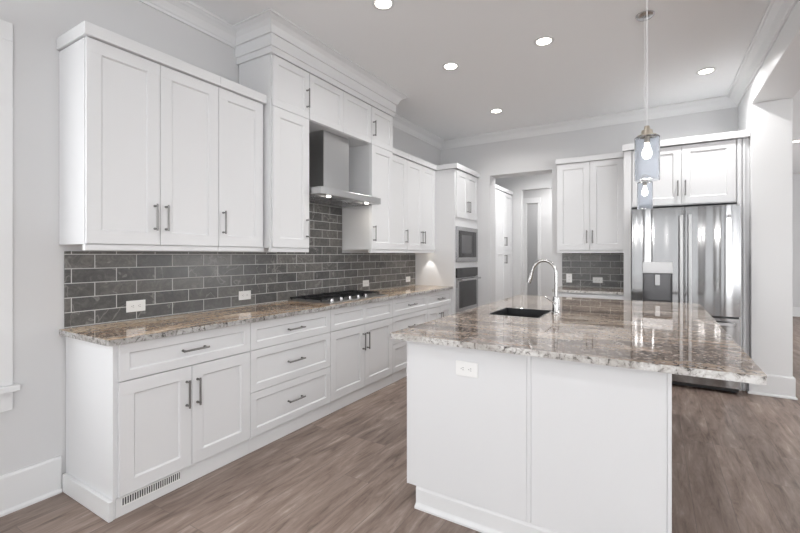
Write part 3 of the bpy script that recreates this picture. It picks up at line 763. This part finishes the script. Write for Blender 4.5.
# ------------------------------------------------------------------ hall pantry cabinets
for y0, y1, lab in ((6.20, 7.06, 'nearer tall pantry cabinet in the hall, seen past the opening edge'), (7.065, 7.985, 'farther tall pantry cabinet at the end of the hall wall')):
    t = thing('pantry_cabinet', lab, 'cabinet', (-2.35, y0, 0), PI/2, 'pantry cabinets in the hall'); W = y1-y0; D = .52
    obj('body', box(0, W, 0, D, .10, 2.478), 'cab', t); obj('toe_kick', box(0, W, .05, D, .001, .099), 'trim', t)
    door(t, 0, W/2, 1.416, 2.474, 'R', 'bot'); door(t, W/2, W, 1.416, 2.474, 'L', 'bot')
    door(t, 0, W/2, .105, 1.412, 'R', 'top'); door(t, W/2, W, .105, 1.412, 'L', 'top')
    top_trim(t, 0, W, 2.480, D, left=False)

# ------------------------------------------------------------------ ceiling lights
def downlight(x, y, label, power=9, group='recessed ceiling lights'):
    t = thing('ceiling_light', label, 'ceiling light', (x, y, ZC), 0, group)
    bm = bmesh.new(); lathe(bm, [(.057, -.001), (.059, -.005), (.080, -.0045), (.082, -.0005)], n=40, closed=True); obj('trim_ring', bm, 'trim', t, smooth=True)
    bm = bmesh.new(); cyl(bm, (0, 0, -.004), (0, 0, 1), .056, .003, 36); obj('lens', bm, 'led', t)
    l = bpy.data.lights.new('downlight_beam', 'AREA'); l.shape = 'DISK'; l.size = .11; l.energy = power; l.color = (1, .99, .98); l.spread = math.radians(150)
    lo = bpy.data.objects.new('downlight_beam', l); C.objects.link(lo); lo.parent = t; lo.location = (0, 0, -.012)
for x, y, lab in ((-1.623, 2.44, 'recessed ceiling light cut by the top edge of the photo'), (-1.625, 3.58, 'recessed ceiling light above the aisle, level with the range hood'),
                  (-1.65, 4.98, 'recessed ceiling light farthest from the camera over the aisle by the hall opening'), (-.776, 3.56, 'recessed ceiling light over the island, left of the pendant canopy'),
                  (.427, 4.95, 'recessed ceiling light in front of the refrigerator'), (1.90, 8.73, 'recessed ceiling light in the far room, seen right of the pillar')):
    downlight(x, y, lab, (3.0 if y < 4 else 10.0) if x < -1 else (9 if y < 4 else 11))
for x, y in ((-.9, .6), (2.6, 5.2), (2.6, 2.0), (3.6, 8.7)): downlight(x, y, 'added unseen ceiling light to spread light through the room', group='added ceiling lights, unseen')  # unseen lamps added for light distribution
downlight(-1.6, 7.0, 'added unseen ceiling light inside the hall', 20); downlight(-1.7, 8.9, 'added unseen ceiling light in the passage past the hall', 18); downlight(-2.2, 10.3, 'added unseen ceiling light in the room at the end of the passage', 8)  # unseen lamps added to brighten the hall, the passage and its end room

# under-cabinet puck light by the oven tower
t = thing('puck_light', 'small round light under the farthest wall cabinet beside the oven tower', 'light', (-2.62, 5.03, 1.3905))
bm = bmesh.new(); cyl(bm, (0, 0, -.010), (0, 0, 1), .032, .0098, 24); obj('housing', bm, 'plastic', t, smooth=True)
bm = bmesh.new(); cyl(bm, (0, 0, -.0115), (0, 0, 1), .025, .0014, 24); obj('lens', bm, 'led', t)
l = bpy.data.lights.new('puck_beam', 'SPOT'); l.energy = 3.2; l.spot_size = math.radians(66); l.spot_blend = .35; l.shadow_soft_size = .012; l.color = (1, .97, .92)
lo = bpy.data.objects.new('puck_beam', l); C.objects.link(lo); lo.parent = t; lo.location = (0, 0, -.016)

# ------------------------------------------------------------------ pendants
def pendant(x, y, label):
    t = thing('pendant_light', label, 'pendant light', (x, y, ZC), 0, 'glass pendants over the island')
    zb = 1.672-ZC; zt = 1.872-ZC; r = .050
    bm = bmesh.new(); lathe(bm, [(.0001, -.001), (.062, -.001), (.062, -.008), (.050, -.020), (.012, -.026), (.0001, -.026)], n=36); obj('canopy', bm, 'steel', t, smooth=True)
    bm = bmesh.new(); cyl(bm, (0, 0, zt+.045), (0, 0, 1), .002, -.026-zt-.045, 8); obj('cord', bm, mat('pale_cord', (.75, .75, .75), .5), t, smooth=True)
    bm = bmesh.new(); lathe(bm, [(.0001, zt+.046), (.010, zt+.046), (.013, zt+.030), (.022, zt+.026), (.024, zt+.004), (.040, zt+.003), (.040, zt-.001), (.0001, zt-.001)], n=32); obj('cap', bm, 'nickel', t, smooth=True)
    bm = bmesh.new(); cyl(bm, (0, 0, zt-.030), (0, 0, 1), .012, .028, 20); obj('socket', bm, 'nickel', t, smooth=True)
    bm = bmesh.new(); lathe(bm, [(r, zb), (r, zt-.006), (r-.006, zt-.0015), (.026, zt-.0012), (.026, zt-.004), (r-.008, zt-.0055), (r-.0035, zt-.009), (r-.0035, zb)], n=48, closed=True)
    obj('glass_shade', bm, 'pend_glass', t, smooth=True)
    bm = bmesh.new(); lathe(bm, [(.0001, zt-.104), (.010, zt-.101), (.018, zt-.090), (.020, zt-.078), (.017, zt-.062), (.010, zt-.046), (.009, zt-.031), (.0001, zt-.031)], n=24)
    obj('bulb', bm, 'bulb', t, smooth=True)
    l = bpy.data.lights.new('pendant_bulb_light', 'POINT'); l.energy = 4.5; l.shadow_soft_size = .027; l.color = (1, .97, .94)
    lo = bpy.data.objects.new('pendant_bulb_light', l); C.objects.link(lo); lo.parent = t; lo.location = (0, 0, zb-.02)
pendant(-.027, 2.20, 'nearer clear blue-grey glass cylinder pendant, lower over the front of the island')
pendant(-.057, 3.561, 'farther glass cylinder pendant with its round canopy in view on the ceiling')
